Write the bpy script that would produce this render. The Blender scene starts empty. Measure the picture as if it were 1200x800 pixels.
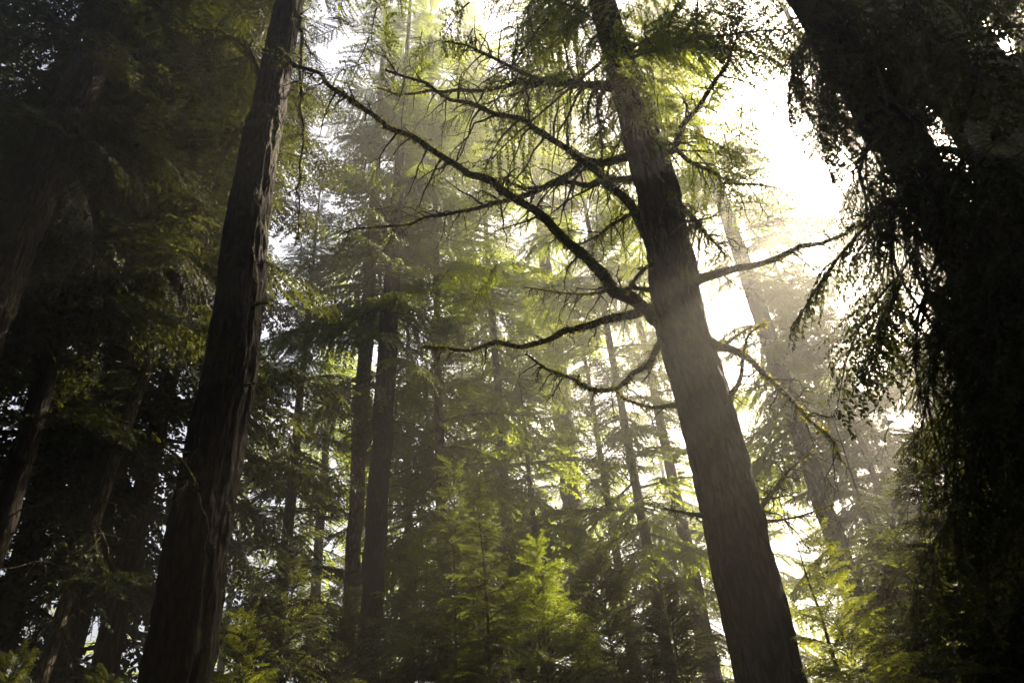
import bpy, math, random
import numpy as np
from mathutils import Vector, Matrix

# ------------------------------------------------------------------ camera, world, sun, exposure
S = bpy.context.scene
COL = S.collection
FPX, CX, CY = 850.0, 600.0, 400.0          # the photograph is 1200 x 800
PITCH, ROLL = math.radians(34.45), math.radians(5.32)
CAMZ = 1.6
_r0 = np.array([1.0, 0, 0]); _u0 = np.array([0, -math.sin(PITCH), math.cos(PITCH)])
FW = np.array([0, math.cos(PITCH), math.sin(PITCH)])
UP = math.cos(ROLL) * _u0 + math.sin(ROLL) * _r0
RT = math.cos(ROLL) * _r0 - math.sin(ROLL) * _u0
EYE = np.array([0, 0, CAMZ])
cam_d = bpy.data.cameras.new('camera'); cam = bpy.data.objects.new('camera', cam_d); COL.objects.link(cam)
cam_d.sensor_width = 36.0; cam_d.lens = FPX / 1200 * 36; cam_d.clip_start = 0.05; cam_d.clip_end = 2000
cam.matrix_world = Matrix(((RT[0], UP[0], -FW[0], EYE[0]), (RT[1], UP[1], -FW[1], EYE[1]),
                           (RT[2], UP[2], -FW[2], EYE[2]), (0, 0, 0, 1)))
S.camera = cam


def ray(px, py):
    d = FW + RT * (px - CX) / FPX + UP * (CY - py) / FPX
    return d / np.linalg.norm(d)


def at(px, py, dist):
    """world point on the pixel's ray at a horizontal distance from the camera"""
    d = ray(px, py)
    return EYE + d * dist / math.hypot(d[0], d[1])


def depth(p):
    return float(np.dot(np.asarray(p) - EYE, FW))


SUN_PX = (1130, 90)
sd = ray(*SUN_PX)                           # towards the sun
SUN_EL = math.asin(sd[2]); SUN_AZ = math.atan2(sd[0], sd[1])
W = bpy.data.worlds.new('World'); S.world = W; W.use_nodes = True
nt = W.node_tree; bg = nt.nodes['Background']
sky = nt.nodes.new('ShaderNodeTexSky'); sky.sky_type = 'NISHITA'; sky.sun_disc = False
sky.sun_elevation = SUN_EL; sky.sun_rotation = SUN_AZ
sky.air_density = 1.0; sky.dust_density = 6.0; sky.ozone_density = 1.0
W.cycles.sampling_method = 'MANUAL'; W.cycles.sample_map_resolution = 512
nt.links.new(sky.outputs['Color'], bg.inputs['Color']); bg.inputs['Strength'].default_value = 0.05
sl = bpy.data.lights.new('sun', 'SUN'); sl.energy = 5.0; sl.angle = math.radians(0.5); sl.color = (1.0, 0.85, 0.64)
so = bpy.data.objects.new('sun', sl); COL.objects.link(so)
so.rotation_euler = Vector(sd).to_track_quat('Z', 'Y').to_euler()
so.location = (30, 30, 60)
HAZE_DENSITY = 0.0072
HAZE_G = 0.78
S.view_settings.view_transform = 'Standard'; S.view_settings.look = 'None'
S.view_settings.exposure = 2.6; S.view_settings.gamma = 1.0; S.view_settings.use_curve_mapping = False
S.render.engine = 'CYCLES'
cy = S.cycles
cy.max_bounces = 5; cy.diffuse_bounces = 1; cy.glossy_bounces = 1; cy.transmission_bounces = 2
cy.volume_bounces = 0; cy.transparent_max_bounces = 8
cy.use_denoising = True
try:
    cy.denoiser = 'OPENIMAGEDENOISE'
except Exception:
    pass
cy.sample_clamp_indirect = 3.0; cy.sample_clamp_direct = 0.0
cy.caustics_reflective = False; cy.caustics_refractive = False
cy.volume_step_rate = 4.0

# ------------------------------------------------------------------ helpers
rng = np.random.default_rng(7)


def unit(v):
    v = np.asarray(v, float); n = np.linalg.norm(v, axis=-1, keepdims=True)
    return v / np.maximum(n, 1e-9)


class MB:
    """collects quads and builds ONE mesh object"""
    def __init__(self):
        self.V, self.F, self.M, self.n = [], [], [], 0

    def add(self, v, f, m=0):
        self.V.append(np.asarray(v, np.float32)); self.F.append(np.asarray(f, np.int32) + self.n)
        self.M.append(np.full(len(f), m, np.int32)); self.n += len(v)

    def mesh(self, name, mats, smooth=True):
        v = np.concatenate(self.V); f = np.concatenate(self.F); m = np.concatenate(self.M)
        me = bpy.data.meshes.new(name)
        me.vertices.add(len(v)); me.vertices.foreach_set('co', v.ravel())
        me.loops.add(f.size); me.loops.foreach_set('vertex_index', f.ravel())
        me.polygons.add(len(f))
        me.polygons.foreach_set('loop_start', np.arange(0, f.size, 4, dtype=np.int32))
        me.polygons.foreach_set('loop_total', np.full(len(f), 4, np.int32))
        for x in mats: me.materials.append(x)
        me.polygons.foreach_set('material_index', m)
        me.polygons.foreach_set('use_smooth', (m == 0) if smooth else np.zeros(len(f), bool))
        me.update(calc_edges=True); me.validate()
        return me


def link(name, me, parent=None, loc=(0, 0, 0)):
    o = bpy.data.objects.new(name, me); COL.objects.link(o); o.location = loc
    if parent is not None: o.parent = parent
    return o


def thing(name, label, cat, loc=(0, 0, 0), rz=0.0, group=None):
    o = bpy.data.objects.new(name, None); COL.objects.link(o)
    o.location = loc; o.rotation_euler = (0, 0, rz); o.empty_display_size = 0.3
    o['label'] = label; o['category'] = cat
    if group: o['group'] = group
    return o


def resample(P, n):
    """Catmull-Rom through P, n points"""
    P = np.asarray(P, float); k = len(P)
    if k == 2:
        t = np.linspace(0, 1, n)[:, None]; return P[0] * (1 - t) + P[1] * t
    Q = np.vstack([2 * P[0] - P[1], P, 2 * P[-1] - P[-2]])
    L = np.concatenate([[0], np.cumsum(np.linalg.norm(np.diff(P, axis=0), axis=1))]); s = np.linspace(0, L[-1], n)
    i = np.clip(np.searchsorted(L, s, 'right') - 1, 0, k - 2); t = ((s - L[i]) / np.maximum(L[i + 1] - L[i], 1e-9))[:, None]
    a, b, c, d = Q[i], Q[i + 1], Q[i + 2], Q[i + 3]
    return 0.5 * (2 * b + (c - a) * t + (2 * a - 5 * b + 4 * c - d) * t ** 2 + (3 * b - a - 3 * c + d) * t ** 3)


def frames(P):
    T = unit(np.gradient(P, axis=0)); n = len(P)
    ref = np.array([0.0, 0, 1]) if abs(T[0][2]) < 0.8 else np.array([1.0, 0, 0])
    N = np.zeros_like(P); v = unit(np.cross(T[0], ref))
    for i in range(n):
        v = unit(v - T[i] * np.dot(v, T[i])); N[i] = v
    return T, N, np.cross(T, N)


def tube(P, R, sides=6, rough=None):
    """swept tube; rough(n, sides) multiplies the radius"""
    P = np.asarray(P, float); R = np.asarray(R, float); n = len(P)
    T, N, B = frames(P)
    a = np.linspace(0, 2 * math.pi, sides, endpoint=False)
    rr = R[:, None] * (rough if rough is not None else np.ones((n, sides)))
    V = P[:, None] + rr[..., None] * (N[:, None] * np.cos(a)[None, :, None] + B[:, None] * np.sin(a)[None, :, None])
    i = np.arange(n - 1)[:, None] * sides; j = np.arange(sides)[None]; k = (j + 1) % sides
    F = np.stack([i + j, i + k, i + sides + k, i + sides + j], -1).reshape(-1, 4)
    return V.reshape(-1, 3), F


def pnoise(nu, nv, cu, cv, r):
    """smooth value noise nu x nv, cu x cv cells, periodic in v"""
    cu = max(1, int(cu)); cv = max(2, int(cv))
    g = r.random((cu + 2, cv)); u = np.linspace(0, cu, nu, endpoint=False); v = np.linspace(0, cv, nv, endpoint=False)
    iu = u.astype(int); iv = v.astype(int); fu = u - iu; fv = v - iv
    fu = (fu * fu * (3 - 2 * fu))[:, None]; fv = (fv * fv * (3 - 2 * fv))[None]
    a = g[iu][:, iv]; b = g[iu][:, (iv + 1) % cv]; c = g[iu + 1][:, iv]; d = g[iu + 1][:, (iv + 1) % cv]
    return (a * (1 - fv) + b * fv) * (1 - fu) + (c * (1 - fv) + d * fv) * fu


# ------------------------------------------------------------------ materials
def mat(name):
    m = bpy.data.materials.new(name); m.use_nodes = True
    nt = m.node_tree; nt.nodes.clear(); out = nt.nodes.new('ShaderNodeOutputMaterial')
    return m, nt, out


def nd(nt, typ, **kw):
    n = nt.nodes.new(typ)
    for k, v in kw.items():
        if k.startswith('_'): setattr(n, k[1:], v)
        else: n.inputs[k.replace('__', ' ')].default_value = v
    return n


def ramp(nt, fac, stops):
    r = nt.nodes.new('ShaderNodeValToRGB'); e = r.color_ramp.elements
    while len(e) < len(stops): e.new(0.5)
    for x, (p, c) in zip(e, stops): x.position = p; x.color = (*c, 1)
    nt.links.new(fac, r.inputs['Fac']); return r


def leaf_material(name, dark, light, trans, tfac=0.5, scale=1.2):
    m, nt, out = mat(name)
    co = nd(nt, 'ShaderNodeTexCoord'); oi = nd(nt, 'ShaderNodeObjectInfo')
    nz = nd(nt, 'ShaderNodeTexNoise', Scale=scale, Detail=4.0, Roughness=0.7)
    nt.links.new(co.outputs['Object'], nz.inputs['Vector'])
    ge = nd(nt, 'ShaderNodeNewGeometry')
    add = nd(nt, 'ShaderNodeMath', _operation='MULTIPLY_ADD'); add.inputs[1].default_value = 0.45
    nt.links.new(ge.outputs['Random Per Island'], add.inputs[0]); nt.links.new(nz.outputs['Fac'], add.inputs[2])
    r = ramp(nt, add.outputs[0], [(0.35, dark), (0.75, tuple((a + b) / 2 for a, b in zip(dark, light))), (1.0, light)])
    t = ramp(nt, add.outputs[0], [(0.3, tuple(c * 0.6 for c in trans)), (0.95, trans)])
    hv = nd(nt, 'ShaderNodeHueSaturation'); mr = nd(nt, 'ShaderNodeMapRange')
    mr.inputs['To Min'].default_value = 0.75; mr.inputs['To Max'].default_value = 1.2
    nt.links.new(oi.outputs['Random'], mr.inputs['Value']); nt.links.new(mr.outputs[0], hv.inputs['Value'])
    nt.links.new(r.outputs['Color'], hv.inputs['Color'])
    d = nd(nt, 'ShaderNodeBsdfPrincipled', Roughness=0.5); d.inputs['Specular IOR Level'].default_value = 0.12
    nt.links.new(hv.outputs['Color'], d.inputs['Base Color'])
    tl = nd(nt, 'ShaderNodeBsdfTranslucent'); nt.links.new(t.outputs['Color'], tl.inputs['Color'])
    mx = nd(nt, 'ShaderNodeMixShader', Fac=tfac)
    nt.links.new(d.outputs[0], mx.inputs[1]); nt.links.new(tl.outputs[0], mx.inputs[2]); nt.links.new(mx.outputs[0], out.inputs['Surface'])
    return m


def bark_material(name, lo, hi, moss, moss_amt, scale=1.0, stretch=6.0):
    m, nt, out = mat(name)
    co = nd(nt, 'ShaderNodeTexCoord'); mp = nd(nt, 'ShaderNodeMapping')
    mp.inputs['Scale'].default_value = (1, 1, 1 / stretch)
    nt.links.new(co.outputs['Object'], mp.inputs['Vector'])
    n1 = nd(nt, 'ShaderNodeTexNoise', Scale=26 * scale, Detail=8.0, Roughness=0.65, Distortion=0.6)
    vo = nd(nt, 'ShaderNodeTexVoronoi', Scale=16 * scale, _feature='DISTANCE_TO_EDGE')
    nt.links.new(mp.outputs[0], n1.inputs['Vector'])
    wv = nd(nt, 'ShaderNodeVectorMath', _operation='MULTIPLY_ADD'); wv.inputs[1].default_value = (0.05, 0.05, 0.05)
    nt.links.new(n1.outputs['Color'], wv.inputs[0]); nt.links.new(mp.outputs[0], wv.inputs[2]); nt.links.new(wv.outputs[0], vo.inputs['Vector'])
    mul = nd(nt, 'ShaderNodeMath', _operation='MULTIPLY_ADD'); mul.inputs[1].default_value = 1.6
    nt.links.new(vo.outputs['Distance'], mul.inputs[0]); nt.links.new(n1.outputs['Fac'], mul.inputs[2])
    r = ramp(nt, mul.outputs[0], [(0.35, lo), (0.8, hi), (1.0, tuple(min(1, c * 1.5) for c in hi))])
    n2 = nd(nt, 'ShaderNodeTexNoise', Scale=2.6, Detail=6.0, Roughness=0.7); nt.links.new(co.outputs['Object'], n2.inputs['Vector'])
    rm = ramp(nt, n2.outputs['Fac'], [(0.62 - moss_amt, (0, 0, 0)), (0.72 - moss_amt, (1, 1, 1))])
    mx = nd(nt, 'ShaderNodeMix', _data_type='RGBA'); mx.inputs['B'].default_value = (*moss, 1)
    nt.links.new(rm.outputs['Color'], mx.inputs['Factor']); nt.links.new(r.outputs['Color'], mx.inputs['A'])
    b = nd(nt, 'ShaderNodeBsdfPrincipled', Roughness=0.9); b.inputs['Specular IOR Level'].default_value = 0.2
    nt.links.new(mx.outputs['Result'], b.inputs['Base Color'])
    bp = nd(nt, 'ShaderNodeBump', Strength=1.0, Distance=0.04); nt.links.new(mul.outputs[0], bp.inputs['Height'])
    nt.links.new(bp.outputs[0], b.inputs['Normal']); nt.links.new(b.outputs[0], out.inputs['Surface'])
    return m


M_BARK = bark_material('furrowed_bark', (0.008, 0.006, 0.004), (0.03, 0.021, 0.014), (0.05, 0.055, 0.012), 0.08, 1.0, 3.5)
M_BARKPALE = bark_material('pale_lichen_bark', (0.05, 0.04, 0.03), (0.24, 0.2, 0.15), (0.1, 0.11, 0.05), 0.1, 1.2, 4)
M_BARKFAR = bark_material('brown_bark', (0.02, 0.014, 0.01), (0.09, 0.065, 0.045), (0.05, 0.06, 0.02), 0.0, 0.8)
M_LIMB = bark_material('mossy_limb_bark', (0.025, 0.018, 0.01), (0.1, 0.075, 0.04), (0.075, 0.085, 0.012), 0.2, 1.6, 1.0)
M_TWIG = bark_material('dead_twig', (0.03, 0.022, 0.015), (0.1, 0.08, 0.055), (0.06, 0.06, 0.02), 0.05, 2.0, 1.0)
M_MOSS = leaf_material('moss', (0.065, 0.075, 0.009), (0.125, 0.13, 0.014), (0.36, 0.36, 0.035), 0.5, 8.0)
M_HEM = leaf_material('hemlock_needles', (0.02, 0.036, 0.006), (0.06, 0.085, 0.013), (0.36, 0.44, 0.03), 0.55)
M_FIR = leaf_material('fir_needles', (0.02, 0.033, 0.014), (0.055, 0.075, 0.03), (0.28, 0.35, 0.04), 0.5)
M_DARK = leaf_material('shade_darkened_needles', (0.012, 0.022, 0.008), (0.04, 0.056, 0.018), (0.10, 0.115, 0.015), 0.45)  # darker, duller copy of the needles; puts shade into the colour
M_SUNLIT = leaf_material('sunlit_needles', (0.04, 0.065, 0.008), (0.1, 0.13, 0.016), (0.42, 0.47, 0.03), 0.55)  # brighter copy of the young needles; sunlight put into the colour
M_YOUNG = leaf_material('young_needles', (0.025, 0.045, 0.008), (0.065, 0.09, 0.016), (0.15, 0.18, 0.02), 0.5)  # translucency lowered to put the shade on low growth into the colour


# ------------------------------------------------------------------ foliage
def leaflets(base, d, nrm, ln, wd):
    """one rhombus leaf each; arrays (n,3)"""
    s = unit(np.cross(nrm, d)); n = len(base)
    mid = base + d * (ln * 0.45)[:, None]
    V = np.stack([base, mid + s * (wd * 0.5)[:, None], base + d * ln[:, None] - nrm * (ln * 0.12)[:, None], mid - s * (wd * 0.5)[:, None]], 1)
    return V.reshape(-1, 3), np.arange(4 * n).reshape(-1, 4)


def make_bough(L, nb, leaf, droop, r, width=0.42, hang=0.25, dens=1.0, wood=True):
    """a flat needled bough along +X; returns (wood V,F), (leaf V,F)"""
    n = 14; s = np.linspace(0, 1, n)
    ph = r.random(2) * 6.28
    P = np.stack([L * s * (1 - 0.12 * droop * s), L * 0.05 * np.sin(3 * s + ph[0]) * s, -L * droop * s ** 1.8 + 0.06 * L * s + 0.02 * L * np.sin(5 * s + ph[1]) * s], 1)
    wv, wf, off = [], [], 0

    def wadd(V, F):
        nonlocal off
        wv.append(V); wf.append(F + off); off += len(V)
    wadd(*tube(P, 0.011 * L * (1 - 0.9 * s) + 0.002, 4))
    T = unit(np.gradient(P, axis=0)); LB, LD, LN = [], [], []
    for i in range(nb):
        q = 0.1 + 0.9 * (i + r.random() * 0.8) / nb
        f = q * (n - 1); k = min(int(f), n - 2); p = P[k] + (P[k + 1] - P[k]) * (f - k); t = T[k]
        side = 1 if i % 2 else -1
        bl = L * width * (1 - 0.72 * q) * min(1, q * 4 + 0.3) * r.uniform(0.55, 1.25)
        a = side * r.uniform(0.75, 1.2)
        sd_ = unit(np.cross([0, 0, 1.0], t))
        d0 = unit(t * math.cos(a) + sd_ * math.sin(a) + np.array([0, 0, r.normal(-0.05, 0.16)]))
        m = max(4, int(bl / (leaf * 0.42) * dens)); u = (np.arange(m) + 0.5) / m
        C = p + d0 * (bl * u)[:, None] + t * (0.25 * bl * u ** 2)[:, None] + np.array([0, 0, -1.0]) * (hang * bl * u ** 2)[:, None]
        if wood:
            wadd(*tube(C[[0, m // 2, m - 1]], [0.0035 * L ** .5, 0.0025 * L ** .5, 0.001], 3))
        D = unit(np.gradient(C, axis=0))
        N = unit(np.cross(D, np.cross([0, 0, 1.0], D)))
        for sg in (1, -1):
            ang = sg * r.uniform(0.5, 1.05, m)
            sv = unit(np.cross(N, D))
            dd = unit(D * np.cos(ang)[:, None] + sv * np.sin(ang)[:, None] + r.normal(0, 0.22, (m, 3)) + np.array([0, 0, -0.18]))
            LB.append(C + r.normal(0, leaf * 0.1, (m, 3))); LD.append(dd); LN.append(unit(N + r.normal(0, 0.35, (m, 3))))
        LB.append(C[-1:]); LD.append(D[-1:]); LN.append(N[-1:])
    B = np.concatenate(LB); D = np.concatenate(LD); N = np.concatenate(LN)
    ln = leaf * r.uniform(0.6, 1.25, len(B)); wd = leaf * r.uniform(0.4, 0.65, len(B))
    return (np.concatenate(wv), np.concatenate(wf)), leaflets(B, D, N, ln, wd)


def rot(yaw, pitch, roll=0.0):
    cy_, sy_ = math.cos(yaw), math.sin(yaw); cp, sp = math.cos(pitch), math.sin(pitch); cr, sr = math.cos(roll), math.sin(roll)
    return np.array([[cy_, -sy_, 0], [sy_, cy_, 0], [0, 0, 1]]) @ np.array([[cp, 0, -sp], [0, 1, 0], [sp, 0, cp]]) @ np.array([[1, 0, 0], [0, cr, -sr], [0, sr, cr]])


_r = np.random.default_rng(11)
SPRAY = [make_bough(1.0, 20, 0.042, d, _r, 0.46, h, 1.0) for d, h in ((0.2, .3), (0.35, .5), (0.1, .3), (0.45, .7), (0.3, .2))]
NEAR = [make_bough(2.4, 46, 0.048, d, _r, 0.40, h, 1.0) for d, h in ((0.25, .3), (0.4, .5), (0.15, .2), (0.5, .7))]
MID = [make_bough(2.6, 36, 0.085, d, _r, 0.46, h, 1.2) for d, h in ((0.2, .3), (0.35, .4), (0.1, .25), (0.45, .5))]
FAR = [make_bough(2.8, 18, 0.19, d, _r, 0.46, h, 1.0, False) for d, h in ((0.2, .3), (0.35, .4), (0.1, .25))]


# openings in the canopy towards the sun: (pixel, distance, radius in metres) of the place each shaft of light falls on
SHAFTS = [((845, 425), 4.9, .66), ((985, 630), 8, .5), ((1040, 520), 9, .28), ((1090, 390), 7.5, .4), ((600, 235), 6.0, .2), ((800, 120), 6.3, .6),
          ((560, 178), 9, .5), ((430, 165), 12, .45), ((312, 140), 6.4, .4), ((742, 110), 5.9, .35), ((810, 120), 6.4, .6), ((700, 320), 6.2, .22), ((570, 408), 6.0, .25), ((480, 145), 5.8, .25),
          ((570, 610), 10.8, .5), ((640, 650), 12.3, .5), ((1030, 610), 9.3, .6), ((1000, 720), 6.4, .25), ((290, 590), 8.3, .35), ((330, 460), 15, .6), ((600, 290), 20, .8), ((700, 500), 23, .7), ((500, 450), 17, .6),
          ((560, 520), 17, .5), ((640, 590), 18, .5), ((470, 290), 18, .6), ((740, 600), 20, .5), ((380, 330), 20, .6), ((660, 180), 20, .7), ((110, 60), 12, .6), ((150, 640), 9.5, .25)]
SHAFT_P = np.array([at(*p, d) for p, d, _ in SHAFTS]); SHAFT_R = np.array([r for _, _, r in SHAFTS])


def in_shaft(p, slack=0.3):
    v = np.asarray(p) - SHAFT_P; t = v @ sd
    q = np.linalg.norm(v - t[:, None] * sd, axis=1)
    return bool(np.any((t > 1.0) & (q < SHAFT_R + slack)))


def project(p):
    v = np.asarray(p) - EYE; z = v @ FW
    return CX + FPX * (v @ RT) / max(z, 0.1), CY - FPX * (v @ UP) / max(z, 0.1)


def ragged(p, k=0.3):
    """uneven openings between the clumps of the dark trees at right"""
    x, y = project(p)
    return x < 1240 and math.sin(x / 29 + 2 * math.sin(y / 47)) * math.sin(y / 31 + x / 70) > k


def put_bough(mb, kinds, p, yaw, pitch, length, r, roll=None, lm=1):
    (wv, wf), (lv, lf) = kinds[r.integers(len(kinds))]
    base = {id(SPRAY): 1.0, id(NEAR): 2.4, id(MID): 2.6, id(FAR): 2.8}.get(id(kinds), 2.5)
    sc = length / base; Rm = rot(yaw, pitch, r.normal(0, 0.25) if roll is None else roll) * sc
    if r.random() < 0.5: Rm = Rm @ np.diag([1, -1, 1.0])
    mb.add(wv @ Rm.T + p, wf, 0); mb.add(lv @ Rm.T + p, lf, lm)


def crown_mesh(name, H, base, R, n, kinds, leaf_mat, seed, shape=0.75, axis=None, low_pitch=-0.35, sect=0.0, r0=0.05, world=None):
    """conical crown of n boughs round a vertical axis (or axis(z) -> xy)"""
    r = np.random.default_rng(seed); mb = MB(); ph = r.random() * 6
    for i in range(n):
        u = (i + r.random()) / n; u = u ** 0.82
        z = base + (H - base) * u
        yaw = ph + i * 2.39996 + r.normal(0, 0.5)
        ln = R * ((1 - u) ** shape + 0.05) * r.uniform(0.55, 1.2) * min(1, 0.45 + u * 5)
        if math.sin(2 * yaw + ph + z * 0.5) < -1 + sect: continue
        if world is not None:
            e = np.array([*(axis(z) if axis else (0, 0)), z]) + np.array([math.cos(yaw), math.sin(yaw), -0.1]) * ln * 0.55 + world
            if in_shaft(e, 0.2 + 0.06 * ln) or in_shaft(e * 0.4 + 0.6 * (np.array([*(axis(z) if axis else (0, 0)), z]) + world), 0.3): continue
        c = np.array([0, 0, z]) if axis is None else np.array([*axis(z), z])
        put_bough(mb, kinds, c + np.array([math.cos(yaw), math.sin(yaw), 0]) * r0, yaw, low_pitch + 0.9 * u + r.normal(0, 0.14), max(ln, 0.25), r)
    return mb.mesh(name, [M_TWIG, leaf_mat])


# ------------------------------------------------------------------ trunks and limbs
def trunk_mesh(name, P, R, m, seed, sides=160, seg=0.03, bark=0.085, flare=True, stubs=0, ridges=22):
    r = np.random.default_rng(seed); P = np.asarray(P, float)
    L = np.linalg.norm(np.diff(P, axis=0), axis=1).sum(); n = max(12, int(L / seg))
    t = np.concatenate([[0], np.cumsum(np.linalg.norm(np.diff(P, axis=0), axis=1))]) / L
    Q = resample(P, n); s = np.linspace(0, 1, n); rr = np.interp(s, t, R)
    Q = Q + np.stack([np.interp(s * L, np.arange(0, L + 1, 0.5), r.normal(0, 1, len(np.arange(0, L + 1, 0.5)))) for _ in range(3)], 1) * np.array([1, 1, 0]) * rr[:, None] * 0.06
    if flare: rr = rr * (1 + 0.55 * np.exp(-(s * L) / 0.5))
    a = pnoise(n, sides, L / 0.42, int(ridges * 1.3), r); b = pnoise(n, sides, L / 0.13, ridges * 2, r); c = pnoise(n, sides, L / 1.6, 5, r)
    ridge = 1 - np.abs(2 * a - 1); rough = 1 + bark * (1.6 * (ridge - 0.5) + 0.9 * (b - 0.5)) + 0.07 * (c - 0.5)
    d = pnoise(n, sides, L / 0.09, ridges * 3, r); rough += bark * 0.5 * (d - 0.5)
    mb = MB(); mb.add(*tube(Q, rr, sides, rough))
    for i in range(stubs):                               # short dead twigs snapped off along the stem
        q = r.uniform(0.04, 0.6); k = int(q * (n - 1)); y = r.random() * 6.28
        d0 = np.array([math.cos(y), math.sin(y), r.normal(-0.15, 0.25)]); ln = r.uniform(0.25, 1.3)
        w = np.cumsum(r.normal(0, 0.05, (7, 3)), axis=0) * ln; u = np.linspace(0, 1, 7)[:, None]
        X = Q[k] + d0 * (rr[k] * 0.7 + ln * u) + w * u + np.array([0, 0, -0.25]) * ln * u ** 2
        mb.add(*tube(X, np.linspace(0.012, 0.003, 7), 4))
        for _ in range(3):
            j = r.integers(2, 6); e = X[j] + unit(d0 + r.normal(0, 0.7, 3)) * ln * r.uniform(0.15, 0.4)
            mb.add(*tube(resample([X[j], (X[j] + e) / 2 + r.normal(0, 0.02, 3), e], 5), np.linspace(0.005, 0.0015, 5), 3))
    return mb.mesh(name, [m])


def twig_fan(mb, X, R, r, count, ln, lev=2, down=0.15, t0=0.15):
    """crooked dead side twigs off the polyline X"""
    n = len(X); T = unit(np.gradient(X, axis=0))
    for _ in range(count):
        k = int(r.uniform(t0, 0.98) * (n - 1)); l = ln * r.uniform(0.3, 1.1)
        v = r.normal(0, 1, 3); v = unit(v - T[k] * np.dot(v, T[k])); d0 = unit(v + T[k] * r.uniform(0.1, 0.9) + np.array([0, 0, -down]))
        m = 8; u = np.linspace(0, 1, m)
        Y = X[k] + d0 * (l * u)[:, None] + np.cumsum(r.normal(0, 0.07 * l, (m, 3)), axis=0) * u[:, None] + np.array([0, 0, -1.0]) * (down * l * u ** 2)[:, None]
        r0 = max(min(R[k] * 0.6, 0.019 * l + 0.004), 0.004)
        mb.add(*tube(Y, r0 * (1 - 0.8 * u), 5 if lev > 1 else 3))
        if lev > 1: twig_fan(mb, Y, r0 * (1 - 0.8 * u), r, int(r.integers(1, 5)), l * 0.5, lev - 1, down)


def limb(name, parent, origin, pts, d0, d1, w0, w1, seed, twigs=8, tl=0.6, moss=1.0, wob=0.85, start=None):
    """a crooked limb through photograph points, running from horizontal distance d0 to d1"""
    r = np.random.default_rng(seed); k = len(pts)
    W_ = [at(x, y, d0 + (d1 - d0) * i / (k - 1)) for i, (x, y) in enumerate(pts)]
    if start is not None: W_ = [np.asarray(start)] + W_
    P = np.array(W_); L = np.linalg.norm(np.diff(P, axis=0), axis=1).sum(); n = max(10, int(L / 0.05)); s = np.linspace(0, 1, n)
    X = resample(P, n)
    j = np.stack([np.interp(s, np.linspace(0, 1, max(4, int(L / 0.22))), r.normal(0, 1, max(4, int(L / 0.22)))) for _ in range(3)], 1)
    ra = 1.15 * w0 / 2 / FPX * depth(P[0]); rb = 0.7 * w1 / 2 / FPX * depth(P[-1]); R = (ra + (rb - ra) * s ** 0.8)
    X = X + j * R.mean() * wob * np.minimum(1, s * 6)[:, None]
    R = R * (1 + 1.2 * np.exp(-s * L / 0.13))
    mb = MB(); nz = 1 + 0.35 * (pnoise(n, 10, L / 0.12, 4, r) - 0.5) + 0.25 * (pnoise(n, 10, L / 0.06, 6, r) - 0.5)
    mb.add(*tube(X - origin, R, 10, nz)); twig_fan(mb, X - origin, R, r, int(twigs * 1.3), tl * 1.25, 3, 0.35); twig_fan(mb, X - origin, R, r, int(twigs * 0.6), tl * 0.35, 1, 0.3)
    o = link(name, mb.mesh(name, [M_LIMB]), parent)
    if moss > 0:
        m = MB(); q = int(L * 900 * moss); kk = r.integers(0, n, q); T, N, B = frames(X)
        cl = np.interp(kk / n, np.linspace(0, 1, 30), r.random(30)); keep = r.random(q) < 0.06 + 1.2 * cl ** 2.2; kk = kk[keep]; q = len(kk)
        a = r.random(q) * 6.28; od = N[kk] * np.cos(a)[:, None] + B[kk] * np.sin(a)[:, None]
        base = X[kk] + od * (R[kk] * 0.93)[:, None] + r.normal(0, 0.006, (q, 3)) - origin
        dd = unit(od + r.normal(0, 0.5, (q, 3)) + np.array([0, 0, -0.5])); ln = r.uniform(0.012, 0.036, q) * (1 + 1.2 * np.interp(kk / n, np.linspace(0, 1, 30), r.random(30)) ** 3)
        m.add(*leaflets(base, dd, unit(r.normal(0, 1, (q, 3))), ln, ln * 0.35))
        link('moss', m.mesh('moss', [M_MOSS]), o)['kind'] = 'stuff'
    return X


def trunk_from_pixels(pix, dist, widths, H, ground=-0.3):
    """axis through photograph points at horizontal distance(s) dist; radii from pixel widths; carried down to the ground and up to H"""
    ds = dist if isinstance(dist, (list, tuple)) else [dist] * len(pix)
    P = [at(x, y, d) for (x, y), d in zip(pix, ds)]; R = [w / 2 / FPX * depth(p) for w, p in zip(widths, P)]
    lo = P[0] + (P[0] - P[1]) / (P[0][2] - P[1][2]) * (ground - P[0][2]); lr = R[0] * 1.08
    t = P[-1] - P[-2]; t = t / t[2]; hi = P[-1] + t * (H - P[-1][2])
    return np.array([lo] + P + [hi]), [lr] + R + [0.03]


def axis_fn(P):
    return lambda z: (np.interp(z, P[:, 2], P[:, 0]), np.interp(z, P[:, 2], P[:, 1]))


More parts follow.
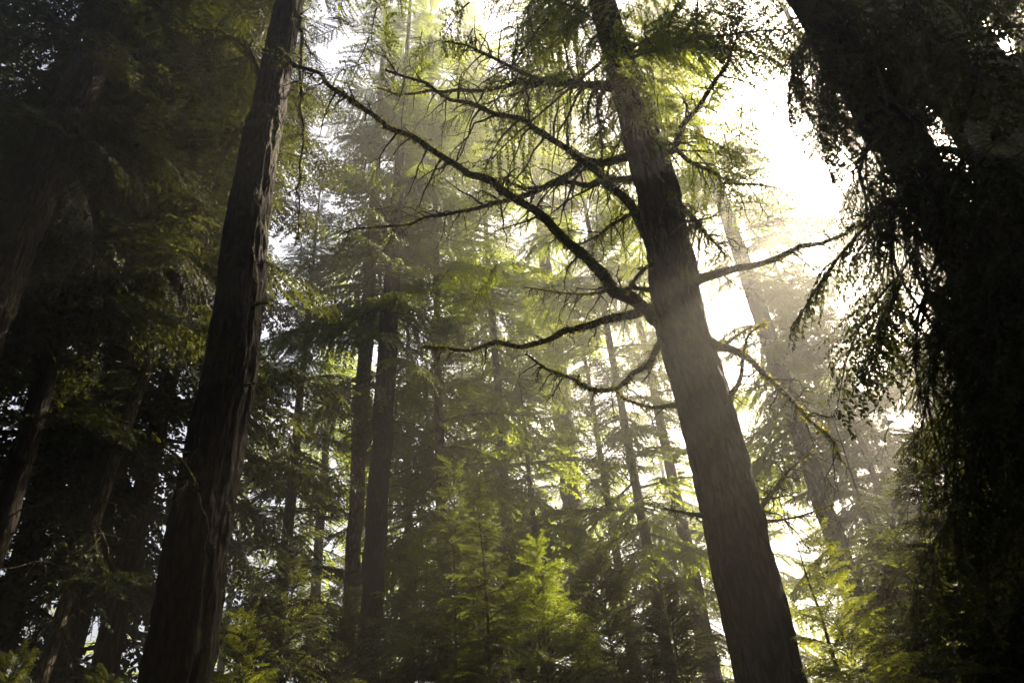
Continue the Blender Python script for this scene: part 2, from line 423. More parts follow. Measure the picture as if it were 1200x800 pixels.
# ------------------------------------------------------------------ setting: ground
def build_ground():
    m, nt, out = mat('forest_floor')
    co = nd(nt, 'ShaderNodeTexCoord'); n = nd(nt, 'ShaderNodeTexNoise', Scale=1.3, Detail=9.0, Roughness=0.7)
    nt.links.new(co.outputs['Object'], n.inputs['Vector'])
    r = ramp(nt, n.outputs['Fac'], [(0.35, (0.03, 0.02, 0.012)), (0.55, (0.07, 0.05, 0.03)), (0.7, (0.045, 0.055, 0.015))])
    b = nd(nt, 'ShaderNodeBsdfPrincipled', Roughness=0.95); nt.links.new(r.outputs[0], b.inputs['Base Color'])
    bp = nd(nt, 'ShaderNodeBump', Strength=0.8, Distance=0.08); nt.links.new(n.outputs['Fac'], bp.inputs['Height']); nt.links.new(bp.outputs[0], b.inputs['Normal'])
    nt.links.new(b.outputs[0], out.inputs['Surface'])
    k = 120; g = np.linspace(-GROUND, GROUND, k); X, Y = np.meshgrid(g, g)
    Z = -0.15 + 0.12 * np.sin(X * 0.31 + 1) * np.sin(Y * 0.27) + rng.normal(0, 0.03, X.shape)
    V = np.stack([X, Y, Z], -1).reshape(-1, 3); i = np.arange(k - 1)[:, None] * k + np.arange(k - 1)[None]
    F = np.stack([i, i + 1, i + k + 1, i + k], -1).reshape(-1, 4)
    mb = MB(); mb.add(V, F); o = link('ground', mb.mesh('ground', [m])); o['kind'] = 'structure'


GROUND, HAZE_TOP = 95.0, 48.0


def build_haze():
    m, nt, out = mat('haze')
    v = nd(nt, 'ShaderNodeVolumePrincipled'); v.inputs['Density'].default_value = HAZE_DENSITY
    v.inputs['Color'].default_value = (1.0, 0.97, 0.91, 1); v.inputs['Anisotropy'].default_value = HAZE_G
    v.inputs['Density Attribute'].default_value = ''
    nt.links.new(v.outputs[0], out.inputs['Volume'])
    g = GROUND + 3; a = np.array([[x, y, z] for z in (-1.6, HAZE_TOP) for x, y in ((-g, -g), (g, -g), (g, g), (-g, g))])
    mb = MB(); mb.add(a, [[3, 2, 1, 0], [4, 5, 6, 7], [0, 1, 5, 4], [1, 2, 6, 5], [2, 3, 7, 6], [3, 0, 4, 7]])
    o = link('haze', mb.mesh('haze', [m], False)); o['kind'] = 'stuff'


build_ground()
build_haze()

# ------------------------------------------------------------------ the great trees close by
def hero(name, label, pix, dist, widths, H, bark, seed, **kw):
    P, R = trunk_from_pixels(pix, dist, widths, H)
    root = thing(name, label, 'tree', tuple(P[0]))
    link('trunk', trunk_mesh('trunk', P - P[0], R, bark, seed, **kw), root)
    return root, P, P[0]


# middle tree: leaning dark trunk with bare mossy limbs
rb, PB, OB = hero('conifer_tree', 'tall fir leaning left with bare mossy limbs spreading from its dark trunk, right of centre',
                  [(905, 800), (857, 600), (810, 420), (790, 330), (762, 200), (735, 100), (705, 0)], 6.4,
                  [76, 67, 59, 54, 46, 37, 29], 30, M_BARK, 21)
LIMBS = [
    ([(800, 395), (770, 375), (730, 342), (690, 310), (640, 265), (575, 215), (500, 170), (430, 125), (370, 88), (330, 66), (308, 56)], 6.4, 5.6, 15, 5, 16, 0.5, 1.3),
    ([(772, 292), (735, 240), (700, 203), (670, 178), (620, 152), (560, 125), (500, 100), (455, 80)], 6.4, 5.9, 12, 4, 14, 0.7, 1.0),
    ([(735, 104), (690, 97), (620, 97), (560, 102), (480, 108), (440, 108)], 6.4, 7.4, 9, 3, 12, 0.7, 1.2),
    ([(735, 112), (700, 102), (620, 87), (565, 62), (525, 50)], 6.4, 5.6, 8, 3, 14, 0.7, .8),
    ([(764, 208), (690, 213), (620, 218), (575, 208)], 6.4, 7.2, 8, 3, 8, 0.5, .8),
    ([(757, 180), (720, 187), (680, 195), (635, 220), (590, 235), (535, 247), (490, 260), (400, 272)], 6.4, 7.6, 10, 2, 18, 0.6, .9),
    ([(796, 355), (752, 364), (700, 378), (640, 398), (580, 408), (530, 408), (497, 400)], 6.4, 5.8, 11, 4, 5, 0.25, 1.8),
    ([(797, 370), (765, 415), (748, 438), (715, 456), (680, 452), (650, 438), (617, 410)], 6.4, 5.6, 8, 4, 8, 0.25, 1.5),
    ([(820, 480), (790, 478), (760, 477), (735, 468), (718, 456)], 6.4, 6.9, 7, 3, 3, 0.2, .8),
    ([(792, 338), (860, 318), (905, 305), (950, 290), (990, 272), (1028, 252)], 6.4, 6.0, 11, 4, 7, 0.3, .8),
    ([(815, 390), (860, 412), (890, 432), (920, 462), (945, 495), (965, 512), (992, 545)], 6.4, 5.8, 9, 3, 9, 0.3, .9),
    ([(835, 478), (866, 448), (872, 415), (878, 392), (897, 376)], 6.4, 6.1, 7, 3, 4, 0.2, .9),
    ([(812, 425), (850, 405), (872, 388), (880, 380)], 6.4, 6.6, 7, 3, 4, 0.25, .9),
    ([(865, 605), (890, 593), (907, 575), (925, 555), (952, 528)], 6.4, 6.9, 7, 2, 10, 0.3, .8),
    ([(865, 615), (900, 612), (935, 606), (975, 590)], 6.4, 7.3, 5, 2, 6, 0.3, .5),
    ([(850, 606), (825, 603), (800, 600), (775, 595)], 6.4, 6.2, 6, 3, 3, 0.2, .8),
    ([(758, 215), (775, 192), (800, 155), (830, 105), (850, 75), (862, 50)], 6.4, 6.0, 11, 4, 10, 0.5, 1.2),
    ([(765, 160), (790, 175), (830, 200), (870, 215), (912, 220)], 6.4, 7.4, 6, 2, 8, 0.5, .6),
    ([(765, 210), (782, 225), (801, 244), (820, 266), (850, 300)], 6.4, 5.8, 9, 3, 16, 0.35, 1.0),
    ([(790, 290), (767, 305), (745, 325), (733, 343)], 6.4, 5.9, 7, 3, 5, 0.25, .9),
    ([(795, 345), (750, 338), (720, 340), (680, 345), (615, 337)], 6.4, 7.4, 7, 2, 10, 0.4, .8),
    ([(770, 230), (755, 237), (730, 255), (675, 287)], 6.4, 7.0, 7, 3, 8, 0.4, .8),
    ([(728, 85), (702, 115), (705, 160), (707, 205)], 6.4, 6.0, 6, 3, 6, 0.3, .8),
    ([(775, 255), (800, 275), (812, 262), (840, 250)], 6.4, 6.9, 6, 2, 10, 0.35, .7),
]
for i, (pts, a, b, w0, w1, tw, tl, ms) in enumerate(LIMBS):
    limb('branch', rb, OB, pts, a, b, w0, w1, 100 + i, tw * 2, tl, ms)


def boughs(parent, origin, specs, kinds, lm, seed, name='foliage', gaps=9.0):
    """needled boughs of one tree as ONE crown mesh: (pixel x, y, distance of the root, yaw, pitch, length)"""
    r = np.random.default_rng(seed); mb = MB()
    for p, yaw, pitch, ln in specs:
        tip = np.asarray(p) + rot(yaw, pitch)[:, 0] * ln * 0.6
        if not in_shaft(tip, 0.1) and not ragged(tip, gaps): put_bough(mb, SPRAY if ln < 1.3 else kinds, np.asarray(p) - origin, yaw, pitch, ln, r)
    return link(name, mb.mesh(name, [M_TWIG, lm]), parent)


def boughs_on(P, z0, z1, n, l0, l1, r, pitch=(-0.5, 0.1), yaw=None, off=0.1):
    f = axis_fn(P); out = []
    for i in range(n):
        z = r.uniform(z0, z1); x, y = f(z); a = (r.uniform(*yaw) if yaw else i * 2.4 + r.normal(0, .5))
        out.append((np.array([x + math.cos(a) * off, y + math.sin(a) * off, z]), a, r.uniform(*pitch), r.uniform(l0, l1)))
    return out


def in_poly(x, y, poly):
    c = False; j = len(poly) - 1
    for i in range(len(poly)):
        (xi, yi), (xj, yj) = poly[i], poly[j]
        if (yi > y) != (yj > y) and x < (xj - xi) * (y - yi) / (yj - yi) + xi: c = not c
        j = i
    return c


def drooping_limbs(parent, P, origin, n, poly, d0, d1, seed, per, l0, l1, wd=5, rise=(60, 190)):
    """thin dark limbs swinging out from the stem P and ending inside a region of the photograph; returns the boughs that hang along them"""
    r = np.random.default_rng(seed); f = axis_fn(P); out = []
    xs = [p[0] for p in poly]; ys = [p[1] for p in poly]; k = 0
    while k < n:
        x, y = r.uniform(min(xs), max(xs)), r.uniform(min(ys), max(ys))
        if not in_poly(x, y, poly): continue
        k += 1; e = at(x, y, r.uniform(d0, d1)); z = e[2] + r.uniform(0.2, 1.6); z = min(max(z, P[0][2] + 2.5), P[-1][2] - 1)
        b = np.array([*f(z), z]); m = (b + e) / 2 + np.array([0, 0, r.uniform(0.0, 0.4)]) + r.normal(0, 0.12, 3)
        W_ = np.array([b, m, e]); L = np.linalg.norm(e - b); q = max(10, int(L / 0.08)); X = resample(W_, q)
        X = X + np.cumsum(r.normal(0, 0.012, (q, 3)), axis=0) * np.linspace(0, 1, q)[:, None]
        R = np.linspace(0.022, 0.006, q) * wd / 5; mb = MB(); mb.add(*tube(X - origin, R, 7)); twig_fan(mb, X - origin, R, r, 22, 0.7, 2, 0.5)
        link('branch', mb.mesh('branch', [M_LIMB]), parent)
        for i in range(per):
            t = r.uniform(0.35, 1.0) if i else 1.0; p = X[int(t * (q - 1))]
            a = math.atan2(e[1] - b[1], e[0] - b[0]) + r.choice([-1, 1]) * r.uniform(0.2, 1.5)
            out.append((p, a, r.uniform(-1.35, -0.45), r.uniform(l0, l1)))
    return out




r_ = np.random.default_rng(5)
ztop = at(735, 100, 6.4)[2]
spB = boughs_on(PB, ztop - 1.0, ztop + 0.8, 9, 0.7, 1.5, r_, (-0.9, -0.2)) + boughs_on(PB, ztop + 0.5, 16, 46, 1.4, 2.8, r_, (-0.6, 0.0)) + boughs_on(PB, 16, 29.5, 40, 0.6, 1.6, r_, (-0.3, 0.4))
for x, y, d, l in [(420, -30, 6.2, 1.1), (450, 10, 6.0, 1.0), (480, 0, 7.0, 1.3), (500, 40, 6.4, .8), (430, 60, 5.8, .9), (540, -10, 6.5, 1.2), (560, 40, 6.8, .9), (600, 0, 6.2, 1.2), (590, 70, 7, .8), (640, 10, 6.7, 1.1), (660, 60, 7, .9), (520, 70, 6.8, .9), (620, 120, 7.2, .8), (690, 40, 6.6, 1.), (470, 90, 6.3, .7), (560, 130, 7.2, .7), (610, 300, 7.2, .5), (575, 320, 6.9, .6),
                   (780, 60, 6.6, 1.2), (820, 40, 6.8, 1.2), (800, 110, 6.8, .9), (850, 90, 6.6, .9), (840, 160, 6.6, .7), (760, 30, 6.0, 1.1), (860, 20, 6.4, 1.2), (800, 0, 6.0, 1.3), (730, 70, 5.9, .7), (742, 90, 5.8, .8), (748, 80, 5.9, .7), (700, 20, 5.9, .9), (720, 50, 5.9, .8), (690, 70, 6.0, .8), (770, 100, 6.0, .7), (750, 30, 5.9, .9), (715, 110, 6.0, .6), (780, 150, 6.1, .6), (730, 0, 5.8, 1.0), (760, 130, 6.0, .5)]:
    for _ in range(2): spB.append((at(x + r_.normal(0, 12), y + r_.normal(0, 10), d + r_.normal(0, .15)), r_.uniform(2.2, 4.2) if x < 700 else r_.uniform(-.6, 5), r_.uniform(-1.3, -.5), l * r_.uniform(.7, 1.1)))
boughs(rb, OB, spB, NEAR, M_HEM, 31, 'crown')
_q = np.random.default_rng(8); mbm = MB()
for x, y in [(728, 75), (735, 85), (742, 95), (738, 110), (748, 120), (732, 100), (745, 105), (755, 110), (740, 125)]:
    put_bough(mbm, SPRAY, at(x, y, 5.95 + _q.normal(0, .06)) - OB, _q.uniform(0, 6.28), _q.uniform(-1.5, -1.1), _q.uniform(.28, .5), _q)
link('hanging_spray', mbm.mesh('hanging_spray', [M_TWIG, M_MOSS]), rb)

# left tree: big dark trunk leaning right
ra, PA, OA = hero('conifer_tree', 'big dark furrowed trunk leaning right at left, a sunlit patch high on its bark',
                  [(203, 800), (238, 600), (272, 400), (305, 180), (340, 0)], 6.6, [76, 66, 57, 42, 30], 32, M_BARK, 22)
limb('branch', ra, OA, [(345, 0), (353, 40), (353, 120), (351, 200), (347, 290)], 6.3, 5.9, 6, 2, 140, 26, 0.35, 0.3, start=at(338, -90, 6.6))
limb('branch', ra, OA, [(236, 595), (222, 560), (205, 530), (180, 512)], 6.6, 5.6, 7, 2, 141, 10, 0.4, 0.3)
limb('branch', ra, OA, [(285, 362), (300, 358), (311, 354)], 6.5, 6.3, 7, 4, 142, 0, 0.1, 0.4)
limb('branch', ra, OA, [(268, 452), (285, 449), (297, 447)], 6.5, 6.3, 6, 3, 143, 0, 0.1, 0.4)
limb('branch', ra, OA, [(318, 110), (326, 78), (335, 66), (344, 62)], 6.5, 6.2, 6, 4, 144, 6, 0.3, 0.8)
limb('branch', ra, OA, [(318, 115), (290, 60), (250, 35), (200, 30)], 6.6, 7.5, 7, 2, 145, 24, 0.5, 0.6)
spA = boughs_on(PA, 13.0, 31, 50, 1.0, 2.8, r_, (-0.5, 0.2))
for x, y, d, l in [(290, 60, 7, .9), (250, 40, 7.2, 1.0), (270, 110, 7.2, .8), (230, 90, 7.6, 1.0), (385, -20, 6.2, .8), (370, 60, 6.4, .6), (360, 130, 6.4, .5), (290, 10, 7, .9), (400, 30, 6.6, .6)]:
    for _ in range(2): spA.append((at(x, y, d), r_.uniform(1.5, 5), r_.uniform(-1.3, -.6), l * r_.uniform(.7, 1.1)))
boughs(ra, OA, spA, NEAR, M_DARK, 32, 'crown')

# right tree: dark trunk leaning far left inside heavy hanging foliage
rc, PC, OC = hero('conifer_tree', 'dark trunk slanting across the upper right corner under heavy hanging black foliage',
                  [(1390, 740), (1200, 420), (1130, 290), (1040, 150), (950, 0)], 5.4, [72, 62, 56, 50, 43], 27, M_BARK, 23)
spC = boughs_on(PC, 4.5, 8.0, 10, 0.7, 1.5, r_, (-1.1, -0.3)) + boughs_on(PC, 8, 13, 10, 0.8, 1.8, r_, (-0.9, 0.0))
spC += drooping_limbs(rc, PC, OC, 5, [(920, -20), (930, 130), (1060, 190), (1130, 150), (1110, -20)], 4.4, 5.3, 203, 5, 0.6, 1.2)
for x, y, d, l in [(1000, 60, 5.2, 1.1), (960, 90, 5.4, 1.0), (930, 60, 5.6, .9), (1010, 150, 5.3, .9), (980, 200, 5.5, .7), (1040, 210, 5.3, .9), (1030, 270, 5.4, .8), (1060, 320, 5.3, .9), (1090, 370, 5.4, .8), (910, 20, 5.7, .9), (1100, 430, 5.4, .7)]:
    for _ in range(2): spC.append((at(x, y, d + r_.normal(0, .15)), r_.uniform(1.5, 4.2), r_.uniform(-1.3, -.6), l * r_.uniform(.7, 1.1)))
spC += drooping_limbs(rc, PC, OC, 34, [(895, -20), (905, 140), (965, 190), (1015, 280), (1045, 400), (1075, 500), (1100, 600), (1200, 640), (1290, 560), (1260, 100), (1200, -20)], 4.6, 6.4, 201, 3, 0.5, 1.2)
spC += drooping_limbs(rc, PC, OC, 11, [(1050, 400), (1075, 540), (1110, 640), (1200, 660), (1200, 400)], 4.8, 6.2, 204, 4, 0.5, 1.1)
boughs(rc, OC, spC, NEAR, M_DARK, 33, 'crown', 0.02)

# far left tree
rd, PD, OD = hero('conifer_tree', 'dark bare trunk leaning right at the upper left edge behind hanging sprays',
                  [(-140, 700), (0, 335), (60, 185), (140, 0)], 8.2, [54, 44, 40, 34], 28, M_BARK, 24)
spD = boughs_on(PD, 6.5, 27, 80, 1.0, 2.6, r_, (-0.9, 0.1), (0.2, 3.0))
spD += drooping_limbs(rd, PD, OD, 30, [(-40, -30), (270, -30), (255, 120), (235, 260), (240, 380), (120, 420), (-40, 420)], 8.7, 10.2, 202, 5, 0.6, 1.3)
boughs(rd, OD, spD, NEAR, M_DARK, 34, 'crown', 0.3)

# ------------------------------------------------------------------ trees of the middle distance and the far wood
CR = {
    'tall': crown_mesh('crown', 34, 5, 3.6, 130, MID, M_HEM, 41, 0.7),
    'tall2': crown_mesh('crown', 36, 9, 3.4, 115, MID, M_FIR, 42, 0.65),
    'low': crown_mesh('crown', 26, 2.5, 3.4, 130, MID, M_HEM, 43, 0.7),
    'low2': crown_mesh('crown', 22, 2.0, 3.0, 115, MID, M_FIR, 44, 0.8),
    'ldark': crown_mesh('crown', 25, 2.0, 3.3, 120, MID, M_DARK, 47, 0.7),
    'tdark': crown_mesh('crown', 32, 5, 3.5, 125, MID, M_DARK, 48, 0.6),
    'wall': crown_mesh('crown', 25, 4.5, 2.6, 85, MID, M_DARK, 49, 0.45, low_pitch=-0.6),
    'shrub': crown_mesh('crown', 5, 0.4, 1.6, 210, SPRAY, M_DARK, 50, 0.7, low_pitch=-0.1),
    'shrub2': crown_mesh('crown', 6.5, 0.6, 1.7, 230, SPRAY, M_HEM, 58, 0.7, low_pitch=-0.1),
    'sap': crown_mesh('crown', 7, 1.4, 1.15, 210, SPRAY, M_YOUNG, 45, 0.8, low_pitch=-0.2),
    'sap2': crown_mesh('crown', 5, 0.8, 1.35, 170, SPRAY, M_SUNLIT, 46, 0.8, low_pitch=-0.15),
}
HGT = {'tall': 34, 'tall2': 36, 'low': 26, 'low2': 22, 'ldark': 25, 'tdark': 32, 'wall': 25, 'shrub': 5, 'shrub2': 6.5, 'sap': 7, 'sap2': 5}
TR = {}


def std_trunk(h, rad, m, seed):
    key = (h, rad, m.name)
    if key not in TR:
        z = np.linspace(-0.4, h, 14); w = np.random.default_rng(seed); xy = np.cumsum(w.normal(0, 0.03, (14, 2)), axis=0) * np.linspace(0, 1, 14)[:, None]
        TR[key] = trunk_mesh('trunk', np.column_stack([xy, z]), rad * (1 - 0.93 * np.linspace(0, 1, 14)), m, seed, 28, 0.16, 0.06, True, 46 if h > 10 else 0, 12)
    return TR[key]


def tree(label, px, py, dist, kind, H, rad, bark=M_BARKFAR, name='conifer_tree', lean=None, group=None, rz=None, wide=1.0, own=None):
    """a tree whose stem crosses the pixel (px, py) at a horizontal distance"""
    p = at(px, py, dist); h0 = HGT[kind]; s = H / h0
    lx = ly = 0.0
    if lean: q = at(lean[0], lean[1], dist); v = (q - p) / (q[2] - p[2]); lx, ly = v[0], v[1]
    base = np.array([p[0] - lx * p[2], p[1] - ly * p[2], 0])
    o = thing(name, label, 'tree', (base[0], base[1], -0.1), (random.Random(label).random() * 6.28 if rz is None else rz), group)
    o.scale = (s * wide, s * wide, s)
    if lean:
        o.rotation_mode = 'QUATERNION'; o.rotation_quaternion = Vector((lx, ly, 1)).to_track_quat('Z', 'Y')
    link('trunk', std_trunk(h0, round(rad / (s * wide), 2), bark, len(TR) + 60), o)
    if own is None: link('crown', CR[kind], o)
    else:                                                # a crown of its own, open where the shafts pass
        n, R, b, lm, sh, *kd = own
        o.scale = (1, 1, 1); o.rotation_euler = (0, 0, 0)
        o.children[0].data = std_trunk(round(H), round(rad, 2), bark, len(TR) + 60)
        link('crown', crown_mesh('crown', H, b, R, n, kd[0] if kd else MID, lm, len(TR) + 300 + int(px), sh, world=np.array([base[0], base[1], 0])), o)
    return o


def bare(label, pix, dist, widths, H, base, R, n, bark, seed, kinds=MID, lm=None, stubs=40):
    """a middle-distance tree with a bare lower trunk measured from the photograph and a crown of its own"""
    P, Rr = trunk_from_pixels(pix, dist, widths, H)
    root = thing('conifer_tree', label, 'tree', tuple(P[0]))
    link('trunk', trunk_mesh('trunk', P - P[0], Rr, bark, seed, 40, 0.1, 0.05, True, stubs, 14), root)
    Q = P - P[0]
    link('crown', crown_mesh('crown', H, base, R, n, kinds, lm or M_FIR, seed, 0.6, axis_fn(Q), world=P[0]), root)
    return root


bare('slim straight trunk, the left one of the close pair left of centre', [(404, 800), (417, 600), (430, 380)], 15, [18, 17, 16], 30, 10, 2.6, 90, M_BARKPALE, 51)
bare('straight brown trunk, the right one of the close pair left of centre', [(430, 800), (442, 600), (455, 400)], 14, [26, 25, 22], 27, 9, 2.6, 90, M_BARK, 52)
bare('thin trunk leaning right at lower left, between the left edge and the big left trunk', [(45, 800), (100, 640), (155, 480)], 10, [17, 15, 12], 20, 8.0, 2.4, 70, M_BARKPALE, 53, lm=M_DARK)  # pale bark stands for the sunlit edge of this stem
bare('dark tree whose slim lower trunk shows at the left edge beside the thin trunk', [(-40, 740), (20, 560), (70, 385)], 9, [27, 25, 21], 22, 7.0, 2.6, 90, M_BARK, 54, lm=M_DARK)
bare('grey trunk faint in the mist at centre, seen under the long mossy limbs', [(692, 800), (672, 600), (655, 450)], 24, [26, 24, 22], 36, 17, 3.6, 120, M_BARK, 55, lm=M_HEM)
bare('hazy trunk leaning left in the bright mist just right of the mossy limbed fir', [(1042, 800), (975, 620), (905, 410), (868, 300)], 19, [23, 22, 20, 18], 35, 8.5, 3.2, 200, M_BARK, 56, lm=M_HEM)
bare('dim slender trunk low behind the left side of the mossy fir base', [(838, 800), (815, 690)], 22, [19, 17], 25, 6, 2.8, 110, M_BARKFAR, 57)

T = [
    ('bushy green conifer filling the middle, directly behind the two young conifers', 520, 700, 17, 'tall', 32, .17, dict(own=(210, 3.4, 3, M_HEM, .65))),
    ('tall dense conifer whose hazy crown rises behind the tips of the mossy limbs', 600, 700, 21, 'tall2', 38, .2, dict(own=(210, 3.6, 6, M_HEM, .65))),
    ('dark bushy conifer between the big left trunk and the close pair of trunks', 330, 700, 16, 'ldark', 18.5, .2),
    ('tall conifer with a slender stem close behind the left side of the mossy fir', 770, 700, 20, 'tdark', 34, .18, dict(own=(190, 3.4, 6, M_HEM, .65))),
    ('veiled tree low in the mist between the mossy fir base and the hazy leaning trunk', 900, 700, 27, 'low', 22, .25),
    ('dark low crowned conifer spreading behind the big left trunk on both sides', 140, 700, 11.5, 'ldark', 24, .2),
    ('dark tree behind the shrubs of the lower left corner', -40, 720, 11, 'ldark', 22, .2),
    ('nearly black conifer deep in the shade left of the big left trunk', 60, 560, 13, 'tdark', 30, .22),
    ('backlit tree behind the left side of the close pair of trunks', 370, 700, 24, 'low', 25, .25),
    ('small dim tree just right of the close pair of trunks', 480, 700, 20, 'low2', 19, .2),
    ('low dim conifer standing under the grey misty trunk at centre', 640, 760, 19, 'low2', 14, .18),
    ('low conifer between the grey misty trunk and the mossy fir', 740, 760, 22, 'low2', 21, .2),
    ('short dark conifer at lower right, under the hanging curtain of foliage', 1180, 640, 9.5, 'ldark', 8, .14),
    ('black conifer top close against the right edge', 1290, 560, 7.5, 'ldark', 7.5, .14),
    ('dark narrow crown glimpsed behind the slanting trunk at upper right', 1330, 480, 9, 'wall', 12, .2),
    ('tall black tree glimpsed in the top left corner beyond the bare leaning trunk', -90, 420, 12, 'tdark', 31, .24),
    ('dark conifer in the shade on the left flank of the big left trunk', 130, 560, 13, 'tdark', 30, .24),
    ('distant tree glimpsed through the bushy green conifer at the middle', 560, 760, 34, 'low', 34, .2),
    ('distant tree behind the slender stem left of the mossy fir', 700, 760, 38, 'low', 34, .2),
    ('distant tree in bright mist along the left edge of the mossy fir trunk', 820, 760, 36, 'low', 26, .2),
    ('distant tree glimpsed between the two trunks of the close pair', 420, 760, 36, 'low', 25, .2),
    ('distant tree glimpsed just right of the big left trunk at mid height', 260, 760, 30, 'low', 21, .2),
    ('distant tree below the bright gap, behind the sunlit young conifer at right', 1010, 760, 40, 'low2', 20, .2),
]
for t in T: tree(*t[:7], **(t[7] if len(t) > 7 else {}))
for lb, top, d, k, rad in [
    ('hazy backlit conifer standing against the brightest sky at right, nearest the hanging foliage', (925, 300), 19, 'low2', .16),
    ('small hazy conifer tip low in the bright gap at right', (985, 410), 24, 'low2', .18),
    ('fainter hazy conifer behind the backlit one in the bright gap at right', (872, 215), 21, 'low', .2)]:
    H = float(at(*top, d)[2]); tree(lb, top[0], top[1], d, k, H, rad, own=(130, 2.9, 2.0, M_FIR, .8))
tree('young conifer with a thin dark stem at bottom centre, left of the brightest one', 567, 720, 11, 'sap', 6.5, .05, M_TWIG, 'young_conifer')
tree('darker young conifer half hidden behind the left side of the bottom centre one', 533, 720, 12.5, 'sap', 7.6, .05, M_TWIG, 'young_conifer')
tree('bright sunlit young conifer under the sky gap at right', 1030, 660, 9.5, 'sap', 6.3, .06, M_TWIG, 'young_conifer', own=(150, 1.5, 1.2, M_SUNLIT, .8, SPRAY))
tree('low young conifer with fresh green fronds beside the mossy fir base', 1000, 780, 6.5, 'sap2', 3.6, .05, M_TWIG, 'young_conifer')  # fronds look bright by the sunlight in their needle colour
tree('small young conifer right of the big left trunk, touched by sun', 285, 770, 8.5, 'sap2', 3.9, .05, M_TWIG, 'young_conifer')


for lb, px, d, k, H in [
    ('dark shrubby conifer at the foot of the slim pair of trunks', 400, 12, 'shrub', 5.2), ('dim shrubby conifer at the bottom, just right of the close pair of trunks', 490, 13.5, 'shrub2', 6.6),
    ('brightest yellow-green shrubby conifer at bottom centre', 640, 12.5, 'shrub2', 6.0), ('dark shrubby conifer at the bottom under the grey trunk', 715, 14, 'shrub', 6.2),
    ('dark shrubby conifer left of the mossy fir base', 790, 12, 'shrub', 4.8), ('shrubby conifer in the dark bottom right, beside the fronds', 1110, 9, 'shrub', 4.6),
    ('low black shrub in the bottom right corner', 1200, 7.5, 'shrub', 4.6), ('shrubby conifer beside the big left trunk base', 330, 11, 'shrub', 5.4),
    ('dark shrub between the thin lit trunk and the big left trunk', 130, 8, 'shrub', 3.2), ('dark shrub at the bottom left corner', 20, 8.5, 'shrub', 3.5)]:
    tree(lb, px, 770, d, k, H, .05, M_TWIG, 'young_conifer')

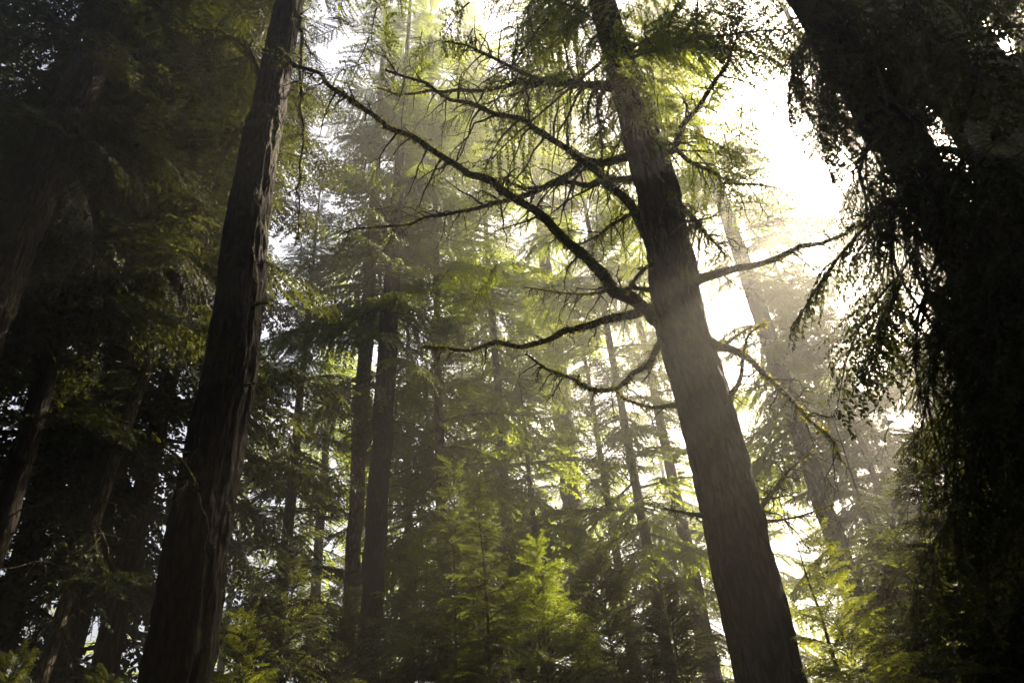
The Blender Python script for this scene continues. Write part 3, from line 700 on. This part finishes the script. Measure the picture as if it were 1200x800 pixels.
# the wood all round: beyond the last single trees, beside and behind the camera, with trees added to shade the view
def build_wood():
    r = np.random.default_rng(77); mb = MB(); n = 0
    sun_deg = math.degrees(SUN_AZ)
    for k in range(700):
        a = r.uniform(-math.pi, math.pi); d = math.sqrt(r.uniform(0, 1)) * 62
        x, y = d * math.sin(a), d * math.cos(a); az = math.degrees(a)
        q = r.random()
        if -48 < az < 34:
            if d < 44 or q > 0.45: continue
            H = r.uniform(11, 24); m, b = 24, 2
        elif 34 <= az < 88:                              # the sunny side: few far trees here; the added row below blocks the sun
            if d < 44 or q > 0.3: continue
            H = r.uniform(12, 20); m, b = 22, 4
        else:
            if d < 6.5 or d > 24 or q > 0.9 or (abs(az) < 85 and d < 14): continue
            H = r.uniform(22, 34); m, b = 50, 4
        mb.add(*tube([[x, y, -.3], [x, y, H * .5], [x, y, H]], [.24, .16, .03], 8))
        for i in range(m):
            u = (i + r.random()) / m; yaw = i * 2.4 + r.normal(0, .4); ln = 3.6 * ((1 - u) ** .7 + .06) * r.uniform(.6, 1.2)
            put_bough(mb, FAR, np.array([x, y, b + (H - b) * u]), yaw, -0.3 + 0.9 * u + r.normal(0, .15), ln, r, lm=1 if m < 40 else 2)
        n += 1
    row = [(13 + r.normal(0, 1), 5 + 11.5 * k / 13 + r.normal(0, .4)) for k in range(14)] + [(a * 0.755 + r.normal(0, .5), a) for a in np.linspace(17, 36, 9)]  # trees added to block the sun, with gaps cut for the shafts
    for x, y in row:
        for _ in range(40):                              # no stem stands in the way of a shaft
            hv = sd[:2] / np.hypot(*sd[:2]); dd = np.array([x, y]) - SHAFT_P[:6, :2]; off = dd @ np.array([hv[1], -hv[0]])
            k = int(np.argmin(np.abs(off)))
            if abs(off[k]) > 0.55: break
            x, y = np.array([x, y]) + np.array([hv[1], -hv[0]]) * 0.15 * (1 if off[k] > 0 else -1)
        H = r.uniform(30, 38)
        mb.add(*tube([[x, y, -.3], [x, y, H * .5], [x, y, H]], [.26, .18, .03], 8))
        for i in range(165):
            u = (i + r.random()) / 165; z = 3 + (H - 3) * u; yaw = i * 2.4 + r.normal(0, .4); ln = 3.2 * ((1 - u) ** .5 + .06) * r.uniform(.6, 1.2)
            p = np.array([x, y, z]); e = np.array([math.cos(yaw), math.sin(yaw), -0.2]) * ln
            if any(in_shaft(p + e * t, 0.12 + 0.06 * ln) for t in (0.1, 0.3, 0.5, 0.7, 0.95)) or any(ragged(p + e * t, 0.22 if project(p + e * t)[0] > 1050 else 0.55) and project(p + e * t)[1] < 430 for t in (0.3, 0.8)): continue
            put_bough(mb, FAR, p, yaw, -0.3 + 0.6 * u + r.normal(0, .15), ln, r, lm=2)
    for k in range(34):                                  # unseen canopy added over and behind the camera for shade
        a = math.radians(r.uniform(95, 268)); d = r.uniform(2.5, 13); x, y = d * math.sin(a), d * math.cos(a) - 1.0
        H = r.uniform(24, 34); mb.add(*tube([[x, y, -.3], [x, y, H * .5], [x, y, H]], [.26, .18, .03], 8))
        for i in range(70):
            u = (i + r.random()) / 70; z = 7 + (H - 7) * u; yaw = i * 2.4 + r.normal(0, .4); ln = 4.4 * ((1 - u) ** .5 + .06) * r.uniform(.6, 1.2)
            p = np.array([x, y, z]); e = np.array([math.cos(yaw), math.sin(yaw), 0]) * ln
            if (p + e)[1] > 2.0 or in_shaft(p + e * 0.6, 0.2): continue
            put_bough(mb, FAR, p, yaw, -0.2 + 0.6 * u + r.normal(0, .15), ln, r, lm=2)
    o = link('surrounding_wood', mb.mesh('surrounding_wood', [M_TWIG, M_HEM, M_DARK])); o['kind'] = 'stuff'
    o['label'] = 'hazy mass of distant conifers closing off the forest, plus unseen added shade trees'; o['category'] = 'wood'
    print('wood trees', n, 'verts', mb.n)


build_wood()
print('sun elevation', math.degrees(SUN_EL), 'azimuth', math.degrees(SUN_AZ))
